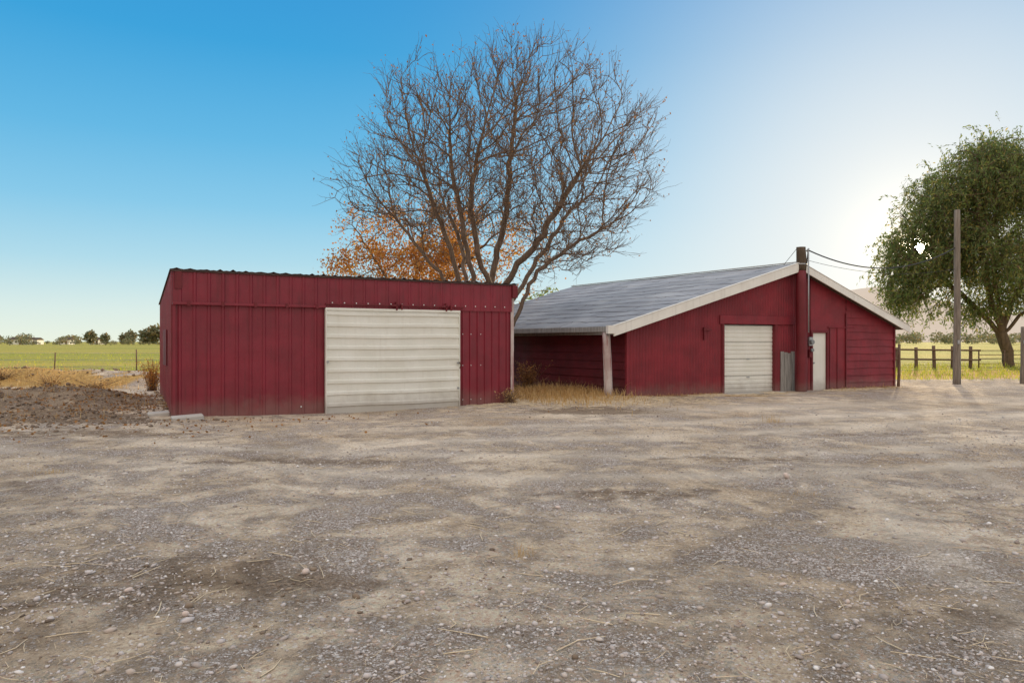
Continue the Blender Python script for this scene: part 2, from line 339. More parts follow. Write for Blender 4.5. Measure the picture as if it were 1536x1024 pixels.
grass('dry_grass',3.48+.8993*s+.4373*d,22.24+.4373*s-.8993*d,.08,DRY,.012,1.3)
n=2200;X=rng.normal(-12,3,n);Y=rng.normal(19.5,2.4,n);k=~((X>-8.2)&(Y>15.6+(X+7.6)*.575))&(fbm(X*.9+3,Y*.9)>.52);X=X[k];Y=Y[k];grass('dry_grass',X,Y,.12,DRY,.012,1.2)
n=11000;X=-10-rng.random(n)*38;Y=26+rng.random(n)*11;k=fbm(X*.25+3,Y*.4)>.5;X=X[k];Y=Y[k];grass('dry_grass',X,Y,.2,DRY,.02)
n=12000;X=14+rng.random(n)*38;Y=32+rng.random(n)*22;grass('dry_grass',X,Y,.18,CROP,.03)
def weed(name,x,y,h,r,n,mat):
    root=empty(name,(x,y,float(gh(x,y))))
    P0=rng.normal(size=(60,3))*[.08,.08,0];a=rng.normal(size=(60,2))*r*.6
    P1=np.concatenate([a,rng.uniform(.5,1,(60,1))*h],1)
    v,f=tubes(P0,P1,np.full(60,.008),np.full(60,.003),4);np_mesh('stems',v,f,FENW,parent=root)
    q=rng.random((n,1))**.6;ii=rng.integers(0,60,n);C=P0[ii]*(1-q)+P1[ii]*q+rng.normal(size=(n,3))*.05
    v,f=leafquads(C,rng.normal(size=(n,3)),rng.uniform(.04,.1,n),rng.uniform(.015,.04,n));np_mesh('foliage',v,f,mat,parent=root)
weed('dry_shrub',-12.35,25.2,1.15,.35,1500,ORL)
weed('dry_shrub',.55,25.0,1.0,.5,1200,BROWNL)
weed('dry_shrub',-.05,20.4,.4,.2,300,DRY)
for (x,y,h) in [(-17,27,.5),(-19.5,28,.45),(-23,30,.5),(-15,26.5,.35)]: weed('dry_shrub',x,y,h,.6,500,DRY)
ang=math.radians(-28);per=2*math.pi/(20*.12)
n=60000;kk=rng.integers(-30,90,n);rr=(-58.23%per)+kk*per-per*10+rng.normal(0,.28,n);q=rng.random(n)*260-130
X=-30+q*math.cos(ang)+rr*math.sin(ang);Y=50-q*math.sin(ang)+rr*math.cos(ang)
k=(Y>38)&(Y<110)&(X<-4)&(X>-.85*Y-5);X=X[k];Y=Y[k];grass('crop_field',X,Y,.16,CROP,.06,1.0)

# ------------------------------------------------------------- ribbed panels
def corr(name,s0,s1,zb,zt,pitch,depth,mat,parent,y=0,axis='x',shear=0,minor=True):
    prof=[];s=s0
    pat=[(0,0),(.36,0),(.43,1),(.57,1),(.64,0)] if minor else [(0,0),(.25,.7),(.5,1),(.75,.7)]
    while s<s1:
        for fr,dd in pat:
            q=s+fr*pitch
            if q<s1: prof.append((q,dd*depth))
        s+=pitch
    prof.append((s1,0))
    V=[];Fc=[]
    for q,dd in prof:
        b=zb(q) if callable(zb) else zb;tt=zt(q) if callable(zt) else zt
        if axis=='x': V+= [(q,y-dd,b),(q,y-dd,tt)]
        else: V+=[(shear*q-dd+y,q,b),(shear*q-dd+y,q,tt)]
    for i in range(len(prof)-1): Fc.append((2*i,2*i+2,2*i+3,2*i+1))
    o=pymesh(name,V,Fc,mat,parent)
    return o
def hrib(name,s0,s1,z0,z1,pitch,depth,mat,parent,y=0,pat=((0,0),(.55,0),(.63,1),(.87,1),(.95,0)),wav=.006):
    prof=[];z=z0
    while z<z1-.001:
        for fr,dd in pat:
            q=z+fr*pitch
            if q<z1: prof.append((q,dd*depth))
        z+=pitch
    prof.append((z1,0))
    V=[];Fc=[];nx=14
    for q,dd in prof:
        for j in range(nx+1):
            s=s0+(s1-s0)*j/nx;V.append((s,y-dd+wav*math.sin(s*3.1+q*5)+wav*.6*math.sin(s*7.3+q*2.2),q+wav*.8*math.sin(s*1.9+q)*(1 if z0+.02<q<z1-.02 else 0)))
    for i in range(len(prof)-1):
        for j in range(nx):
            a=i*(nx+1)+j;Fc.append((a,a+1,a+nx+2,a+nx+1))
    return pymesh(name,V,Fc,mat,parent)
def cyl(name,p0,p1,r0,r1,mat,parent=None,k=14,segs=1,wob=0):
    p0=np.array(p0,float);p1=np.array(p1,float);V=[];Fc=[]
    d=p1-p0;d/=np.linalg.norm(d);up=np.array([1.,0,0]) if abs(d[2])>.9 else np.array([0,0,1.])
    a=np.cross(d,up);a/=np.linalg.norm(a);b=np.cross(d,a)
    for i in range(segs+1):
        tt=i/segs;c=p0+(p1-p0)*tt+(np.array([math.sin(tt*5),math.cos(tt*4),0])*wob if wob else 0);r=r0+(r1-r0)*tt
        for j in range(k):
            th=2*math.pi*j/k;V.append(tuple(c+(a*math.cos(th)+b*math.sin(th))*r*(1+(.04*math.sin(j*2.3+i) if wob else 0))))
    for i in range(segs):
        for j in range(k):
            Fc.append((i*k+j,i*k+(j+1)%k,(i+1)*k+(j+1)%k,(i+1)*k+j))
    Fc.append(tuple(range(k))[::-1]);Fc.append(tuple(range(segs*k,segs*k+k)))
    o=pymesh(name,V,Fc,mat,parent)
    for p in o.data.polygons[:segs*k]: p.use_smooth=True
    return o

# ------------------------------------------------------------- shed
shed=empty('metal_shed',(-7.6,16.4,0),math.atan2(4.37,7.6));W=8.77;DP=8.75;SH=.42/8.75
top=3.30
corr('front_wall_lower_left',0,3.42,-.3,2.56,.305,.022,RED,shed)
corr('front_wall_behind_door',3.42,7.1,-.3,2.56,.305,.022,RED,shed,y=.01)
corr('front_wall_lower_right',7.1,W,-.3,2.80,.23,.03,RED,shed,y=.0)
corr('front_wall_upper',0,W,2.53,top,.305,.022,RED,shed,y=-.05)
corr('side_wall',0,DP,-.3,lambda q:top-.045*q,.305,.022,RED,shed,y=0,axis='y',shear=SH)
box('side_wall_right',W-.02,W,.02,DP,-.3,top-.35,RED,shed,0)
box('back_wall',.45,W,DP,DP+.03,-.3,top-.42,RED,shed,0)
V=[];Fc=[];nn=int((W+.2)/.07)
for i in range(nn+1):
    s=-.06+i*.07;h=.035*max(0,math.sin(2*math.pi*s/.30))**4+.012*math.sin(2*math.pi*s/.07*.5)
    for yy,z in ((-.13,top+.02),(DP+.1,top-.045*DP+.02)):
        V+= [(s+SH*max(yy,0),yy,z+h),(s+SH*max(yy,0),yy,z+h-.012)]
for i in range(nn):
    a=4*i;Fc+=[(a,a+4,a+6,a+2),(a+1,a+3,a+7,a+5),(a,a+1,a+5,a+4)]
pymesh('roof',V,Fc,BROWNM,shed)
box('roof_edge_trim',-.04,W+.05,-.105,-.075,top-.035,top+.012,BROWNM,shed)
box('eave_end_box',W-.05,W+.12,-.12,.9,top-.37,top-.02,REDD,shed)
box('corner_bracket',.05,.19,-.10,-.074,top-.42,top-.03,REDD,shed)
box('corner_trim_front',-.03,.0,-.045,.0,-.3,2.53,REDD,shed)
box('corner_trim_edge',.0,.07,-.045,-.026,-.3,2.53,RED,shed)
box('corner_trim_right',W-.07,W+.03,-.05,-.032,-.3,top-.38,PEEL,shed)
box('door_track',0,3.43,-.125,-.078,2.525,2.585,RED,shed)
box('door_track_right',3.43,7.2,-.10,-.076,2.60,2.64,REDD,shed)
for i in range(5): box('track_bracket',.3+i*.72,.36+i*.72,-.14,-.126,2.50,2.61,REDD,shed,0.002)
hrib('sliding_door',3.44,7.04,-.085,2.49,.283,.035,CREAM,shed,y=-.115,wav=.009)
box('sliding_door_back',3.44,7.04,-.10,-.06,-.085,2.488,CREAM,shed)
box('door_edge_left',3.415,3.44,-.16,-.05,-.09,2.51,CREAM,shed);box('door_edge_right',7.04,7.065,-.16,-.05,-.09,2.49,CREAM,shed)
box('door_top_rail',3.41,7.07,-.165,-.148,2.47,2.53,CREAM,shed)
for s in (5.25,6.65):
    box('hanger_a',s-.02,s+.02,-.19,-.10,2.5,2.72,REDD,shed);box('hanger_b',s-.14,s+.02,-.19,-.17,2.60,2.65,REDD,shed);box('hanger_c',s+.12,s+.16,-.19,-.10,2.52,2.66,REDD,shed)
for s,z in ((7.0,.45),(7.0,1.12),(3.46,1.2)):
    cyl('door_latch',(s,-.18,z),(s,-.15,z),.03,.03,METAL,shed)
pts=[(7.02,-.2,1.15),(7.05,-.22,1.06),(7.03,-.2,.98)]
for a,b in zip(pts,pts[1:]): cyl('door_handle',a,b,.012,.012,DARKW,shed,8)
for i,s in enumerate(np.arange(3.6,8.7,.305)):
    cyl('screw',(s,-.085,2.66),(s,-.071,2.66),.017,.014,SCREW,shed,6)
for s in (7.75,7.45,7.2):
    for z in (1.05,.12,1.9): cyl('screw',(s,-.04,z),(s,-.03,z),.014,.01,SCREW,shed,6)
cyl('bullet_hole',(2.85,-.024,.12),(2.85,-.02,.12),.02,.02,SCREW,shed,6)
box('side_hatch',.05,.09,2.2,3.1,1.1,2.0,REDD,shed)
for (x,y,sx) in [(-7.15,16.15,.32),(-8.0,16.6,.22)]:
    o=box('concrete_slab_piece',-sx,sx,-.18,.18,-.06,.05,CONC,None,.02);o.location=(x,y,float(gh(x,y))+.02);o.rotation_euler=(.04,-.05,.5)

# ------------------------------------------------------------- barn
barn=empty('red_barn',(3.48,22.24,0),math.atan2(5.26,10.82));KS=-.112;BD=12.0;WB=12.03
def rz(s): return 4.35-.294*(6.81-s) if s<6.81 else 4.35-.379*(s-6.81)
def wt(s): return rz(s)-.07
def fw(s0,s1,zb,nm,mat=REDB,pitch=.115,d=.022,y=0):
    cuts=[s0]+([6.81] if s0<6.81<s1 else [])+[s1]
    for a,b in zip(cuts,cuts[1:]): corr(nm,a,b,zb,wt,pitch,d,mat,barn,y=y,minor=False)
fw(0,3.79,-.3,'front_wall_left');fw(3.79,6.01,2.27,'front_wall_over_garage');fw(6.01,7.72,-.3,'front_wall_middle')
def flat(nm,s0,s1,zb,mat=REDB,y=-.02):
    pymesh(nm,[(s0,y,zb),(s1,y,zb),(s1,y,wt(s1)),(s0,y,wt(s0))],[(0,1,2,3)],mat,barn)
flat('front_wall_over_door',7.72,8.55,2.03);flat('front_wall_right_a',8.55,9.46,-.3)
V=[];Fc=[];nx=24
for b in range(16):
    z0=-.3+b*.26;z1=z0+.26
    for j in range(nx+1):
        s=9.46+(12.03-9.46)*j/nx;wob=.012*math.sin(s*3+b*1.7)
        T=wt(s);V.append((s,-.052+.004*math.sin(s*7+b*2),min(z0+wob,T)));V.append((s,-.022,min(z1+.012*math.sin(s*3+(b+1)*1.7),T)))
    for j in range(nx):
        a=b*2*(nx+1)+2*j;Fc.append((a,a+2,a+3,a+1))
pymesh('front_wall_board_siding',V,Fc,REDB,barn)
box('siding_edge',9.42,9.46,-.065,.0,-.3,2.7,REDD,barn)
box('seam_board',8.55,9.9,-.055,-.021,2.18,2.22,REDB,barn)
for s in (8.62,9.0): box('batten',s,s+.03,-.045,-.021,-.3,2.18,REDD,barn)
box('right_corner_board',11.98,12.06,-.075,.05,-.3,2.25,REDD,barn)
box('left_corner_board',-.03,.04,-.045,.06,-.3,2.1,REDB,barn)
box('header_board',3.6,6.9,-.07,-.024,2.27,2.55,REDB,barn)
box('jamb_left',3.70,3.79,-.06,.13,-.3,2.27,REDD,barn);box('jamb_right',6.01,6.12,-.06,.13,-.3,2.27,REDD,barn)
box('garage_recess',3.79,6.01,.13,.16,-.3,2.27,DARK,barn,0)
hrib('garage_door',3.79,6.01,.0,2.24,.14,.022,CREAM,barn,y=.10,pat=((0,0),(.12,.5),(.2,1),(.8,1),(.88,.5)),wav=.002)
for z in (.56,1.12,1.68): box('garage_door_seam',3.79,6.01,.072,.076,z-.006,z+.006,GREYW,barn,0)
for z in (.5,1.1): box('garage_door_handle',4.85,4.97,.05,.075,z,z+.03,METAL,barn)
for i in range(4):
    s=6.27+i*.16;box('grey_plank',s,s+.15,-.055-.01*(i%2),-.026,-.1,1.36-.03*(i%3),GREYW,barn)
box('man_door',7.80,8.49,.02,.05,-.05,2.0,CREAM,barn);box('door_jamb_l',7.72,7.80,-.05,.06,-.1,2.03,REDD,barn);box('door_jamb_r',8.49,8.55,-.05,.06,-.1,2.03,REDD,barn)
box('door_head',7.70,8.58,-.055,.06,2.0,2.09,REDD,barn)
cyl('door_knob',(7.88,-.03,.95),(7.88,.02,.95),.03,.03,METAL,barn)
box('meter_box',7.50,7.68,-.16,-.03,1.55,1.85,METAL,barn);cyl('meter_dial',(7.59,-.24,1.68),(7.59,-.16,1.68),.075,.08,GLASS,barn)
box('meter_box',7.52,7.68,-.15,-.03,1.15,1.42,REDD,barn);cyl('meter_dial',(7.60,-.22,1.40),(7.60,-.15,1.40),.06,.06,GLASS,barn)
cyl('conduit',(7.46,-.08,-.1),(7.46,-.08,2.0),.025,.025,REDD,barn);cyl('conduit',(7.62,-.08,1.85),(7.62,-.08,3.9),.02,.02,REDD,barn)
box('hook_board',2.92,2.98,-.09,-.024,1.75,2.15,REDD,barn);box('hook_board',2.9,3.2,-.10,-.026,2.05,2.12,REDD,barn)
box('step_edge',3.7,6.2,-.35,.12,-.2,.015,CONC,barn)
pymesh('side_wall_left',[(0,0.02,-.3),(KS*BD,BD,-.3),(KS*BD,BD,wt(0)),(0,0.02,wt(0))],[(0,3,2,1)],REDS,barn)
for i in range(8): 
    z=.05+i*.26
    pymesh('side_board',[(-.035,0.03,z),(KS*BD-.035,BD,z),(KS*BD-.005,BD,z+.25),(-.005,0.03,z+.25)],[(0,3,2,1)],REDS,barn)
pymesh('side_wall_right',[(WB,0.05,-.3),(WB+KS*BD,BD,-.3),(WB+KS*BD,BD,wt(WB)),(WB,0.05,wt(WB))],[(0,1,2,3)],REDB,barn)
pymesh('back_wall',[(KS*BD,BD,-.3),(WB+KS*BD,BD,-.3),(WB+KS*BD,BD,wt(WB)),(6.81+KS*BD,BD,wt(6.81)),(KS*BD,BD,wt(0))],[(4,3,2,1,0)],REDB,barn)
k=NT('roof_metal');nn_=k.noise(1.2,6,k.mapped((1,.6,1)));cc=k.ramp(nn_,[(.3,(.26,.27,.295)),(.5,(.34,.35,.38)),(.7,(.45,.46,.48))])
br=k.n('ShaderNodeTexBrick');br.inputs['Scale'].default_value=1;br.inputs['Brick Width'].default_value=2.4;br.inputs['Row Height'].default_value=.62;br.inputs['Mortar Size'].default_value=.018
br.inputs['Color1'].default_value=(.82,.82,.82,1);br.inputs['Color2'].default_value=(1,1,1,1);br.inputs['Mortar'].default_value=(.24,.23,.24,1)
mpr=k.n('ShaderNodeMapping');mpr.inputs['Rotation'].default_value=(0,0,math.radians(90-6.4));k.l(k.tc.outputs['Object'],mpr.inputs[0])
wb=k.n('ShaderNodeTexNoise');wb.inputs['Scale'].default_value=1.1;k.l(k.tc.outputs['Object'],wb.inputs['Vector'])
va=k.n('ShaderNodeVectorMath');va.operation='SCALE';va.inputs['Scale'].default_value=.25;k.l(wb.outputs['Color'],va.inputs[0])
vb=k.n('ShaderNodeVectorMath');vb.operation='ADD';k.l(mpr.outputs[0],vb.inputs[0]);k.l(va.outputs[0],vb.inputs[1]);k.l(vb.outputs[0],br.inputs['Vector'])
cc=k.mix(1,cc,br.outputs['Color'],'MULTIPLY');cc=k.mix(k.math('MULTIPLY',k.sm(k.noise(3,6,k.mapped((.4,2.5,1)),.7),.58,.70),.5),cc,(.24,.19,.16))
k.col(cc);k.b.inputs['Roughness'].default_value=.6;k.b.inputs['Metallic'].default_value=.1;k.bump(k.noise(6,4),.5,.02);ROOF=k.m
def roofside(nm,sA,sB):
    na,nb=96,40;A=np.linspace(0,1,na);B=np.linspace(-.35,BD+.35,nb);V=[];Fc=[]
    Ls=abs(sB-sA)
    for a in A:
        for b in B:
            s=sA+(sB-sA)*a
            fr=(a*Ls/.62)%1
            z=rz(s)+.022*(1-fr)+.06*(float(vnoise(s*.7+3,b*.7))-.5)*(1 if .02<a<.98 else 0)
            V.append((s+KS*b,b,z))
    for i in range(na-1):
        for j in range(nb-1):
            a=i*nb+j;Fc.append((a,a+nb,a+nb+1,a+1))
    return pymesh(nm,V,Fc,ROOF,barn)
roofside('roof_left',-.75,6.81);roofside('roof_right',12.35,6.81)
def board(nm,s0,s1,y0,y1,h0,h1,mat,eps=0):
    def c(s,y,h): return (s+KS*y,y,rz(s)+h)
    V=[c(s0,y0,h0),c(s1,y0,h0),c(s1,y1,h0),c(s0,y1,h0),c(s0,y0,h1),c(s1,y0,h1),c(s1,y1,h1),c(s0,y1,h1)]
    return pymesh(nm,V,[(0,3,2,1),(4,5,6,7),(0,1,5,4),(1,2,6,5),(2,3,7,6),(3,0,4,7)],mat,barn,bevel=.006)
board('bargeboard_left',-.77,6.79,-.40,-.36,-.27,.03,WHITE);board('bargeboard_right',6.83,12.4,-.40,-.36,-.22,.03,WHITE)
board('barge_cap_left',-.77,6.79,-.42,-.30,.035,.05,WHITE);board('barge_cap_right',6.83,12.4,-.42,-.30,.035,.05,WHITE)
board('soffit_left',-.74,6.8,-.35,BD,-.12,-.065,DARKW);board('soffit_right',6.82,12.33,-.35,BD,-.12,-.065,DARKW)
board('eave_fascia',-.79,-.755,-.35,BD+.3,-.13,.02,GREYW)
board('ridge_cap',6.70,6.80,-.42,BD+.35,.05,.075,GREYW)
box('barge_end_block',-.95,-.70,-.43,-.30,1.93,2.17,WHITE,barn)
pp=cyl('porch_post',(-.62,.05,-.2),(-.66,.12,2.03),.135,.12,PEEL,barn,10,6,.012)
box('porch_beam',-.74,-.55,-.2,BD,1.90,2.02,GREYW,barn)
box('porch_back_post',-1.4,-1.25,6,6.15,-.2,1.9,PEEL,barn)
mast=empty('service_mast',(9.83,24.93,0))
cyl('post_painted',(0,0,-.3),(0,0,4.1),.185,.17,REDD,mast,16,10,.012)
cyl('post_top',(0,0,4.1),(0,0,4.9),.165,.155,DARKW,mast,16,4,.012)
cyl('insulator',(.17,-.05,4.75),(.24,-.05,4.85),.035,.03,METAL,mast,10);cyl('insulator',(.17,-.05,4.45),(.24,-.05,4.45),.035,.03,METAL,mast,10)
cyl('weatherhead_conduit',(.21,-.10,2.0),(.21,-.10,4.75),.025,.025,METAL,mast,8)
cyl('band',(0,0,4.3),(0,0,4.34),.175,.175,METAL,mast,16)
cyl('guy_wire',(-.15,0,4.85),(-.5,.6,4.2),.008,.008,BLACK,mast,6)
def wire(name,p0,p1,sag,r=.012,mat=BLACK):
    P=[]
    for i in range(25):
        q=i/24;P.append([p0[j]*(1-q)+p1[j]*q-(sag*4*q*(1-q) if j==2 else 0) for j in range(3)])
    P=np.array(P);v,f=tubes(P[:-1],P[1:],np.full(24,r),np.full(24,r),6);return np_mesh(name,v,f,mat)
wire('power_line',(10.05,24.9,4.8),(17.68,29.2,5.45),.72,.022)
wire('power_line',(10.05,24.9,4.45),(17.68,29.2,4.6),.32,.007)
wire('power_line',(10.05,24.9,4.75),(10.1,25.3,4.0),.1,.018)
def pole(x,y,h,r,nm='utility_pole'):
    root=empty(nm,(x,y,0));cyl('shaft',(0,0,-.3),(.03,0,h),r*1.1,r*.85,POLEW,root,14,14,.014)
    cyl('conduit',(r*.9,-r*.6,0),(r*.8,-r*.5,h*.55),.02,.02,METAL,root,8)
    box('tag',-.04,.04,-r-.03,-r+.005,1.6,1.75,METAL,root)
    return root
pole(17.7,29.2,6.93,.125);pole(20.75,29.8,2.3,.10,'wooden_post')
# ------------------------------------------------------------- fences
fence=empty('wooden_rail_fence',(0,0,0))
fx=[24.2,25.4,26.6,27.8,29.0]
y0=46
for i,x in enumerate(fx):
    cyl('post',(x,y0+.1*i,-.2),(x+rng.normal(0,.03),y0+.1*i,1.35+rng.normal(0,.08)),.11,.10,FENW,fence,8,3,.01)
for z in (.55,1.15):
    cyl('rail',(23.6,y0-.12,z+.05),(29.6,y0+.3,z-.02),.055,.055,FENW,fence,8,6,.02)
pf=empty('pipe_fence',(0,0,0))
for i in range(14):
    x=29.6+i*1.8;cyl('post',(x,y0+.5+i*.25,-.2),(x,y0+.5+i*.25,1.15),.04,.04,FENW,pf,8)
for z in (.3,.6,.85,1.12): cyl('rail',(29.6,y0+.5,z),(53,y0+3.8,z),.025,.025,FENW,pf,6)
lp=empty('leaning_post',(0,0,0));cyl('shaft',(14.75,28.0,-.2),(14.95,28.3,1.6),.06,.05,FENW,lp,8,4,.01)
wf=empty('wire_fence',(0,0,0));wp=[]
for i in range(9):
    x=-44+i*4.1;y=36.5+.25*i-.1;cyl('t_post',(x,y,-.1),(x+rng.normal(0,.04),y,1.25+rng.normal(0,.05)),.035,.03,FENW,wf,6);wp.append((x,y))
for z in (.4,.75,1.1):
    for (xa,ya),(xb,yb) in zip(wp,wp[1:]): cyl('strand',(xa,ya,z),(xb,yb,z),.008,.008,METAL,wf,4)

# ------------------------------------------------------------- trees
def colonize(nodes,par,pts,di,dk,step,iters,bias=(0,0,.1),jit=.12,origin=None,rad=0):
    nodes=[np.array(p,float) for p in nodes];par=list(par);pts=np.array(pts);bias=np.array(bias)
    tried=set()
    for it in range(iters):
        kd=kdtree.KDTree(len(nodes))
        for i,p in enumerate(nodes): kd.insert(p,i)
        kd.balance()
        acc={};keep=np.ones(len(pts),bool)
        for j,p in enumerate(pts):
            co,i,d=kd.find(p)
            if d<dk: keep[j]=False;continue
            if d<di:
                v=(p-nodes[i])/d
                if i in acc: acc[i]+=v
                else: acc[i]=v.copy()
        pts=pts[keep];new=0
        for i,v in acc.items():
            l=np.linalg.norm(v)
            if l<1e-6: continue
            d=v/l+bias+rng.normal(size=3)*jit
            if par[i]>=0:
                pd=nodes[i]-nodes[par[i]];d+=.45*pd/(np.linalg.norm(pd)+1e-9)
            if origin is not None:
                o=nodes[i]-origin;d+=rad*o/(np.linalg.norm(o)+1e-9)
            d/=np.linalg.norm(d)
            q=nodes[i]+d*step;key=(i,tuple(np.round(q/(step*.6)).astype(int)))
            if key in tried: continue
            tried.add(key);nodes.append(q);par.append(i);new+=1
        if new==0 or len(pts)==0: break
    return np.array(nodes),np.array(par)
def radii(nodes,par,tip,p=2.3,lim=1e9):
    n=len(nodes);acc=np.zeros(n)
    for i in range(n-1,-1,-1):
        if acc[i]==0: acc[i]=tip**p
        if par[i]>=0: acc[par[i]]+=acc[i]
    return np.minimum(acc**(1/p),lim)
def limbs(polys,step):
    nodes=[];par=[]
    for pl,attach in polys:
        last=attach
        if attach<0: nodes.append(np.array(pl[0],float));par.append(-1);last=0
        start=np.array(nodes[last]);P=[start]+[np.array(q,float) for q in (pl[1:] if attach<0 else pl)]
        for a,b in zip(P,P[1:]):
            m=max(1,int(np.linalg.norm(b-a)/step))
            for i in range(1,m+1):
                nodes.append(a+(b-a)*i/m+rng.normal(size=3)*step*.07);par.append(last);last=len(nodes)-1
    return nodes,par
def twigs(nodes,par,r,thr,prob,L,r0,up=.35,seg=3,origin=None,nmin=1,nmax=4):
    idx=[i for i in range(1,len(nodes)) if r[i]<thr and rng.random()<prob]
    P0=[];P1=[];R0=[];R1=[];tips=[];dirs=[]
    for i in idx:
        d=nodes[i]-nodes[par[i]];d/=np.linalg.norm(d)+1e-9
        if origin is not None:
            o=nodes[i]-origin;d=d*.6+.6*o/np.linalg.norm(o)
        for c in range(rng.integers(nmin,nmax)):
            dd=d+rng.normal(size=3)*.42+np.array([0,0,up]);dd/=np.linalg.norm(dd);p=nodes[i].copy();l=L*rng.uniform(.5,1.3)/seg;rr=r0
            for s in range(seg):
                q=p+dd*l;P0.append(p);P1.append(q);R0.append(rr);R1.append(rr*.8)
                if rng.random()<.6:
                    e=dd+rng.normal(size=3)*.5;e/=np.linalg.norm(e);P0.append(q);P1.append(q+e*l*.9);R0.append(rr*.75);R1.append(rr*.5);tips.append(q+e*l*.9);dirs.append(e)
                rr*=.8;p=q;dd=dd+rng.normal(size=3)*.14+np.array([0,0,.05]);dd/=np.linalg.norm(dd)
            tips.append(p);dirs.append(dd)
    return P0,P1,R0,R1,np.array(tips),np.array(dirs)
def treemesh(nodes,par,r,root,mat,flare=0):
    i=np.arange(1,len(nodes));big=r[i]>.05;parts=[]
    for sel,k in ((i[big],10),(i[~big],5)):
        if len(sel):
            ra=np.minimum(r[par[sel]],r[sel]*1.35);parts.append(tubes(nodes[par[sel]],nodes[sel],ra,r[sel],k))
    return parts
S=27/1100
tx,ty=-1.15,27.0
def w(px,py,dy=0): return (px-768)*S*(ty+dy)/ty,ty+dy,1.7+(512-py)*S*(ty+dy)/ty
pl=[([(tx,ty,-.2),(tx+.02,ty,.8),(tx-.05,ty,1.6)],-1)]
nodes,par=limbs(pl,.3);b=len(nodes)-1
def add(poly,att):
    last=att;P=[np.array(nodes[att])]+[np.array(q,float) for q in poly]
    for a,c_ in zip(P,P[1:]):
        m=max(1,int(np.linalg.norm(c_-a)/.28))
        for i in range(1,m+1):
            nodes.append(a+(c_-a)*i/m+rng.normal(size=3)*.03);par.append(last);last=len(nodes)-1
    return last
add([w(690,425,-.6),w(672,360,-1),w(648,300,-1.5),w(628,240,-2)],b)
add([w(712,425,.2),w(694,345,.4),w(680,270,.7),w(672,200,.8)],b)
add([w(738,420,.8),w(757,330,1),w(766,240,1.3),w(776,160,1.4)],b)
add([w(735,425,-.5),w(716,380,-1),w(705,300,-1.8),w(718,220,-2.6)],b)
add([w(758,425,.1),w(800,370,-.4),w(850,290,-1.2),w(880,240,-1.6)],b)
add([w(768,492,0),w(785,450,.1),w(806,408,.2),w(850,372,.6),w(915,338,.9)],b)
add([w(775,440,.5),w(800,400,1.4),w(845,330,2.2),w(885,290,2.8)],b)
add([w(670,425,.5),w(630,375,1),w(595,325,1.6)],b)
add([w(700,425,1.5),w(690,360,2.6),w(660,290,3.2)],b)
M=3800;P=rng.normal(size=(M*2,3));P/=np.linalg.norm(P,axis=1,keepdims=True);P*=(rng.random((M*2,1))**.42)
CZ=7.85
P=P*np.array([6.2,4.8,4.5])+np.array([-.38,27.0,CZ])
lump=1+.24*(vnoise(P[:,0]*.6+9,P[:,2]*.6+4)-.5)*2
k_=(((P[:,0]+.38)/6.2)**2+((P[:,1]-27)/4.8)**2+((P[:,2]-CZ)/4.5)**2)<lump**2-.11
k_&=(P[:,2]>3.9+.10*np.abs(P[:,0]-.5));k_&=~((np.abs(P[:,0]+.9)<1.6)&(P[:,2]<5.5))
P=P[k_][:M]
org=np.array([-1.0,27,1.0])
nodes,par=colonize(nodes,par,P,2.4,.38,.26,60,(0,0,.12),.12,org,.42)
r=radii(nodes,par,.0108,2.12,.34)
root=empty('bare_tree')
parts=treemesh(nodes,par,r,root,BARK)
p0,p1,r0,r1,tips,dirs=twigs(nodes,par,r,.035,.82,.72,.0092,.25,3,org,1,4)
parts.append(tubes(p0,p1,r0,r1,3))
v,f=merge(parts);np_mesh('trunk_and_branches',v,f,BARK,True,root)
sel=rng.random(len(tips))<.26;C=tips[sel]+rng.normal(size=(sel.sum(),3))*.04
v,f=leafquads(C,rng.normal(size=C.shape)+[0,0,-1],rng.uniform(.06,.12,len(C)),rng.uniform(.04,.07,len(C)));np_mesh('remaining_leaves',v,f,BROWNL,parent=root)
# orange tree behind
nodes=[];par=[];nodes,par=limbs([([(-4.6,34,-.2),(-4.6,34,1.5),(-4.7,34,3)],-1)],.4);b=len(nodes)-1
add([(-6,33.6,5),(-7.2,33.2,7)],b);add([(-4.4,34.4,5.5),(-4,34.6,8)],b);add([(-3,34,4.6),(-.8,34,6.6)],b)
M=900;P=rng.normal(size=(M,3));P/=np.linalg.norm(P,axis=1,keepdims=True);P*=rng.random((M,1))**.45
P1_=P[:620]*np.array([3.4,3.0,3.0])+np.array([-5.0,34,5.5]);P2_=P[620:]*np.array([4.0,2.6,2.6])+np.array([-1.0,34,5.8])
nodes,par=colonize(nodes,par,np.concatenate([P1_,P2_]),2.4,.5,.34,40)
r=radii(nodes,par,.011,2.2,.3);root=empty('orange_leaf_tree')
parts=treemesh(nodes,par,r,root,BARK);p0,p1,r0,r1,tips,dirs=twigs(nodes,par,r,.04,.7,.6,.009,.0)
parts.append(tubes(p0,p1,r0,r1,3));v,f=merge(parts);np_mesh('trunk_and_branches',v,f,BARK,True,root)
tt=np.concatenate([tips]*14);dens=sstep(1.5,-3.5,tt[:,0])*.85+.13;dens*=sstep(.28,.5,vnoise(tt[:,0]*.9+7,tt[:,2]*.9))*.75+.25
dens*=1-.75*sstep(6.8,8.4,tt[:,2])
tt=tt[rng.random(len(tt))<dens];C=tt+rng.normal(size=tt.shape)*.2
v,f=leafquads(C,rng.normal(size=C.shape)+[0,0,-.8],rng.uniform(.08,.18,len(C)),rng.uniform(.05,.11,len(C)));np_mesh('leaves',v,f,ORL,parent=root)
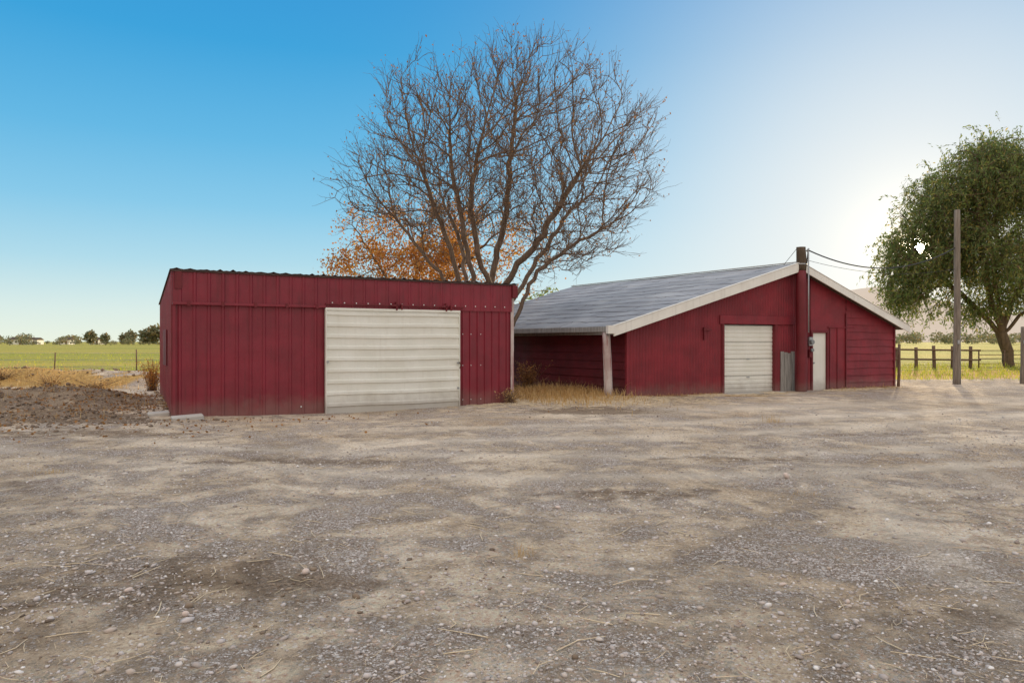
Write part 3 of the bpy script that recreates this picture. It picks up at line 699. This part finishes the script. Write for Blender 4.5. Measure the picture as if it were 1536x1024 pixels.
def crown(name,c,rad,n,size,mat,trunk=True):
    root=empty(name,(c[0],c[1],0));P=rng.normal(size=(n,3));P/=np.linalg.norm(P,axis=1,keepdims=True);P*=rng.random((n,1))**.4
    P=P*(1+.25*(vnoise(P[:,0]*3+c[0],P[:,2]*3)-.5))[:,None]*np.array([rad[0],rad[0],rad[1]])+np.array([0,0,c[2]])
    P=P[vnoise(P[:,0]*2.5+c[0],P[:,2]*2.5+c[1])>.3]
    v,f=leafquads(P,rng.normal(size=P.shape),rng.uniform(.6,1.3,len(P))*size,rng.uniform(.4,.8,len(P))*size);np_mesh('foliage',v,f,mat,parent=root)
    if trunk: cyl('trunk',(0,0,-.2),(0,0,c[2]),.14,.07,BARK,root,8,3,.05)
crown('leafy_tree',(2.6,52,3.8),(1.8,1.7),1800,.22,WIL)
# willow
ty=49.0;wx=33.3
def w2(px,py,dy=0): return ((px-768)*.04455,ty+dy,1.7+(512-py)*.04455)
nodes,par=limbs([([(wx,ty,-.3),(wx-.2,ty,1.0),(wx-.6,ty,2.2)],-1)],.5);b=len(nodes)-1
def add2(poly,att,st=.5):
    last=att;P=[np.array(nodes[att])]+[np.array(q,float) for q in poly]
    for a,c_ in zip(P,P[1:]):
        m=max(1,int(np.linalg.norm(c_-a)/st))
        for i in range(1,m+1):
            nodes.append(a+(c_-a)*i/m+rng.normal(size=3)*.06);par.append(last);last=len(nodes)-1
add2([w2(1475,430,-.5),w2(1455,360,-1),w2(1445,290,-1.5),w2(1450,240,-1)],b)
add2([w2(1500,420,.5),w2(1505,330,.6),w2(1500,250,.5)],b)
add2([w2(1530,430,0),w2(1560,350,.5),w2(1575,270,.5)],b)
add2([w2(1460,450,.5),w2(1420,410,1),w2(1385,370,1.2)],b)
add2([w2(1540,450,-1),w2(1590,410,-2)],b)
lobes=[((31.3,49,12.0),(3.5,3.6,3.0),680),((27.1,49,7.2),(2.5,2.6,3.0),500),((30.6,48,6.6),(3.0,3.5,2.8),460),((35.4,49,11),(4,4,4.0),650),((36,49,6.2),(3.4,3.5,2.8),420),((28.4,49,10.6),(2.4,2.6,2.1),360),((32.2,49,13.9),(2.4,1.9,1.7),220),((29.2,49.5,8.6),(2.6,3,2.2),300),((33.4,49,8.5),(2.6,3.4,2.4),250),((27.0,48.6,4.8),(2.3,2.4,1.7),280),((31,48.6,4.6),(2.6,2.4,1.3),200)]
A=[];
for c_,rr,n in lobes:
    P=rng.normal(size=(n,3));P/=np.linalg.norm(P,axis=1,keepdims=True);P*=rng.random((n,1))**.4;A.append(P*np.array(rr)+np.array(c_))
AP=np.concatenate(A)
nodes,par=colonize(nodes,par,AP,3.5,.7,.45,45,(0,0,.05))
r=radii(nodes,par,.02,2.1,.62);root=empty('willow_tree')
parts=treemesh(nodes,par,r,root,BARK2)
sel=[i for i in range(1,len(nodes)) if r[i]<.10]
src=[nodes[i] for i in sel for q in range(3)]+[p+rng.normal(size=3)*.25 for p in AP for q in range(2)]
src=np.array(src)
keepn=vnoise(src[:,0]*.6+3,src[:,2]*.6+8)*.6+vnoise(src[:,0]*1.4+3,src[:,2]*1.4+src[:,1]*.7)*.4
src=src[keepn>.335]
gx=27.21*src[:,1]/49;gz=1.7+6.24*src[:,1]/49
gap=np.exp(-((src[:,0]-gx)/.65)**2-((src[:,2]-gz-.3)/.8)**2);src=src[rng.random(len(src))>gap*.85]
ns=len(src);L=rng.uniform(.5,1.9,ns);d=rng.normal(size=(ns,3))*.45+np.stack([0*L,0*L,np.where(rng.random(ns)<.4,.3,-.4)],1)
d/=np.linalg.norm(d,axis=1,keepdims=True)
C=[];D=[];s0=[];s1=[];p=src+rng.normal(size=(ns,3))*.2;st=p.copy();LEN=np.zeros(ns)
for j in range(14):
    d=d+np.array([0,0,-.17])+rng.normal(size=(ns,3))*.07;d/=np.linalg.norm(d,axis=1,keepdims=True);p=p+d*.13;LEN+=.13
    a=(LEN<L)
    C.append(p[a]+rng.normal(size=(a.sum(),3))*.09);D.append(d[a]+rng.normal(size=(a.sum(),3))*.5)
    if j%4==3: s0.append(st[a].copy());s1.append(p[a].copy());st=p.copy()
C=np.concatenate(C);D=np.concatenate(D);s0=np.concatenate(s0);s1=np.concatenate(s1)
a=(C[:,2]>1.9)&~((C[:,2]<3.4)&(C[:,0]>31.3)&(C[:,0]<35.5));C=C[a];D=D[a]
sd=np.hypot(C[:,0]-27.21*C[:,1]/49,C[:,2]-1.7-6.24*C[:,1]/49);a=(sd>.36)|(rng.random(len(C))<.08);C=C[a];D=D[a]
parts.append(tubes(s0,s1,np.full(len(s0),.010),np.full(len(s0),.008),3));v,f=merge(parts);np_mesh('trunk_and_branches',v,f,BARK2,True,root)
v,f=leafquads(C,D,rng.uniform(.18,.34,len(C)),rng.uniform(.06,.11,len(C)));np_mesh('leaves',v,f,WIL,parent=root)
A=[];Ls=[]
def dtree(x,y,h,wd,n=140):
    P=rng.normal(size=(n,3));P/=np.linalg.norm(P,axis=1,keepdims=True);P*=rng.random((n,1))**.4
    A.append(P*np.array([wd,wd,h*.48])*(1+.3*rng.normal(size=(n,1))*.4)+np.array([x,y,h*.52]));Ls.append(np.full(n,h*.13))
for i in range(150):
    y=rng.uniform(300,620);q=rng.uniform(-.85,-.46);h=rng.uniform(2.5,6)*(y/420);
    if vnoise(q*40,3)<.4: h*=.4
    dtree(q*y,y,h,h*rng.uniform(.4,.9))
for q,h in ((-.575,8),(-.555,6.5),(-.52,8),(-.50,8.5),(-.487,11),(-.53,6),(-.47,10)): dtree(q*400,400,h,h*.4,300)
for i in range(110):
    y=rng.uniform(350,700);q=rng.uniform(.45,1.0);h=rng.uniform(3,9)*(y/500);dtree(q*y,y,h,h*rng.uniform(.5,1.1))
for i in range(60):
    y=rng.uniform(500,800);q=rng.uniform(-.45,.45);h=rng.uniform(3,7);dtree(q*y,y,h,h*.8)
C=np.concatenate(A);L=np.concatenate(Ls)
v,f=leafquads(C,rng.normal(size=C.shape),L*1.6,L*1.1);np_mesh('distant_trees',v,f,DISTL)
for (x,y,ww) in [(-268,400,9),(-255,420,6),(-280,430,7),(-232,410,5)]:
    h=empty('farmhouse',(x,y,0));box('walls',-ww/2,ww/2,-3,3,0,2.6,WHITE,h,0)
    pymesh('roof',[(-ww/2-.3,-3.3,2.6),(ww/2+.3,-3.3,2.6),(ww/2+.3,3.3,2.6),(-ww/2-.3,3.3,2.6),(-ww/2-.3,0,4),(ww/2+.3,0,4)],[(0,1,5,4),(2,3,4,5),(0,4,3),(1,2,5)],DARKW,h)
    box('window',-1,0,-3.05,-3.0,1,2,DARK,h,0);box('door',1,1.9,-3.05,-3.0,0,2,REDD,h,0)
pts=[(-.0,2),(.12,6),(.25,20),(.36,62),(.44,80),(.50,84),(.55,74),(.62,54),(.75,40),(.95,34),(1.3,30),(1.8,20)]
V=[];Fc=[];Q=np.linspace(0,1.8,160)
hv=np.interp(Q,[p[0] for p in pts],[p[1] for p in pts])/1100
for i,q in enumerate(Q):
    for j in range(12):
        y=1900+j*70;fac=math.sin(j/11*math.pi/2);z=hv[i]*1900*1.35*fac*(1+.12*(float(fbm(q*22,j*.35))-.5))
        V.append((q*y,y,z-1))
for i in range(159):
    for j in range(11):
        a=i*12+j;Fc.append((a,a+12,a+13,a+1))
k=NT('hill_painted_haze');k.col(k.mix(k.noise(.004,5),(.42,.35,.28),(.55,.46,.38)));k.b.inputs['Roughness'].default_value=1
k.b.inputs['Emission Color'].default_value=(.85,.68,.50,1);k.b.inputs['Emission Strength'].default_value=.22  # pale colour and emission imitate aerial haze; the hill is no light source
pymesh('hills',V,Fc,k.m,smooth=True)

# ------------------------------------------------------------- light
az=math.radians(29.0);el=math.radians(6.35)
sv=Vector((math.sin(az)*math.cos(el),math.cos(az)*math.cos(el),math.sin(el)))
ld=bpy.data.lights.new('sun','SUN');ld.energy=4.0;ld.angle=math.radians(.5);ld.color=(1,.76,.46)
lo=bpy.data.objects.new('sun',ld);link(lo);lo.rotation_euler=sv.to_track_quat('Z','Y').to_euler();lo.location=(20,40,20)
wd=bpy.data.worlds.new('World');scene.world=wd
W_=NT.__new__(NT);wd.use_nodes=True;W_.t=wd.node_tree;W_.t.nodes.clear();W_.tc=W_.n('ShaderNodeTexCoord')
sky=W_.n('ShaderNodeTexSky');sky.sky_type='NISHITA';sky.sun_disc=False;sky.sun_elevation=el;sky.sun_rotation=az
sky.altitude=1300;sky.air_density=1.0;sky.dust_density=.3;sky.ozone_density=1.5
def vm(op,a,b):
    m=W_.n('ShaderNodeVectorMath');m.operation=op
    for v,i in ((a,0),(b,1)):
        if isinstance(v,tuple): m.inputs[i].default_value=v
        else: W_.l(v,m.inputs[i])
    return m
nish=vm('SCALE',sky.outputs[0],(0,0,0));nish.inputs['Scale'].default_value=.3
den=vm('ADD',nish.outputs[0],(1,1,1));comp=vm('DIVIDE',nish.outputs[0],den.outputs[0])
nrm=vm('NORMALIZE',W_.tc.outputs['Generated'],(0,0,0))
sx=W_.n('ShaderNodeSeparateXYZ');W_.l(nrm.outputs[0],sx.inputs[0])
grad=W_.ramp(sx.outputs[2],[(0,(.86,.93,.80)),(.04,(.72,.87,.84)),(.10,(.44,.73,.86)),(.17,(.24,.60,.85)),(.25,(.12,.49,.81)),(.36,(.035,.37,.74)),(.50,(.02,.28,.68)),(.72,(1.25,1.27,1.3)),(1,(2.0,1.9,1.8))])  # bright stops overhead are added fill light, out of view
dt=vm('DOT_PRODUCT',nrm.outputs[0],tuple(sv));dc=W_.math('MAXIMUM',dt.outputs['Value'],0)
w1=W_.math('POWER',dc,16)
c=W_.mix(W_.math('MULTIPLY',w1,.93,True),grad,(.98,.97,.93))
back_fill=W_.sm(sx.outputs[1],.15,-.45)  # unseen sky behind the camera, brightened and warmed as added fill light
c=W_.mix(W_.math('MULTIPLY',back_fill,.9),c,(1.12,1.0,.90))
c=W_.mix(.08,c,comp.outputs[0])
for pw,co_ in ((300,(.35,.28,.16)),(2500,(1.4,1.1,.6)),(16000,(80,70,50))):
    e=W_.math('POWER',dc,pw);s_=vm('SCALE',co_,(0,0,0));W_.l(e,s_.inputs['Scale']);c=vm('ADD',c,s_.outputs[0]).outputs[0]
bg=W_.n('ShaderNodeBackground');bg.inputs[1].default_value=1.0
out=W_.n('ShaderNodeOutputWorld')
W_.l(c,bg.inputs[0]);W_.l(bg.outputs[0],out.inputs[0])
cam=bpy.data.cameras.new('camera');co=bpy.data.objects.new('camera',cam);link(co)
co.location=(0,0,1.7);co.rotation_euler=(math.radians(90),0,0);cam.sensor_width=36;cam.lens=1100/1536*36;cam.clip_end=12000;cam.clip_start=.1
scene.camera=co
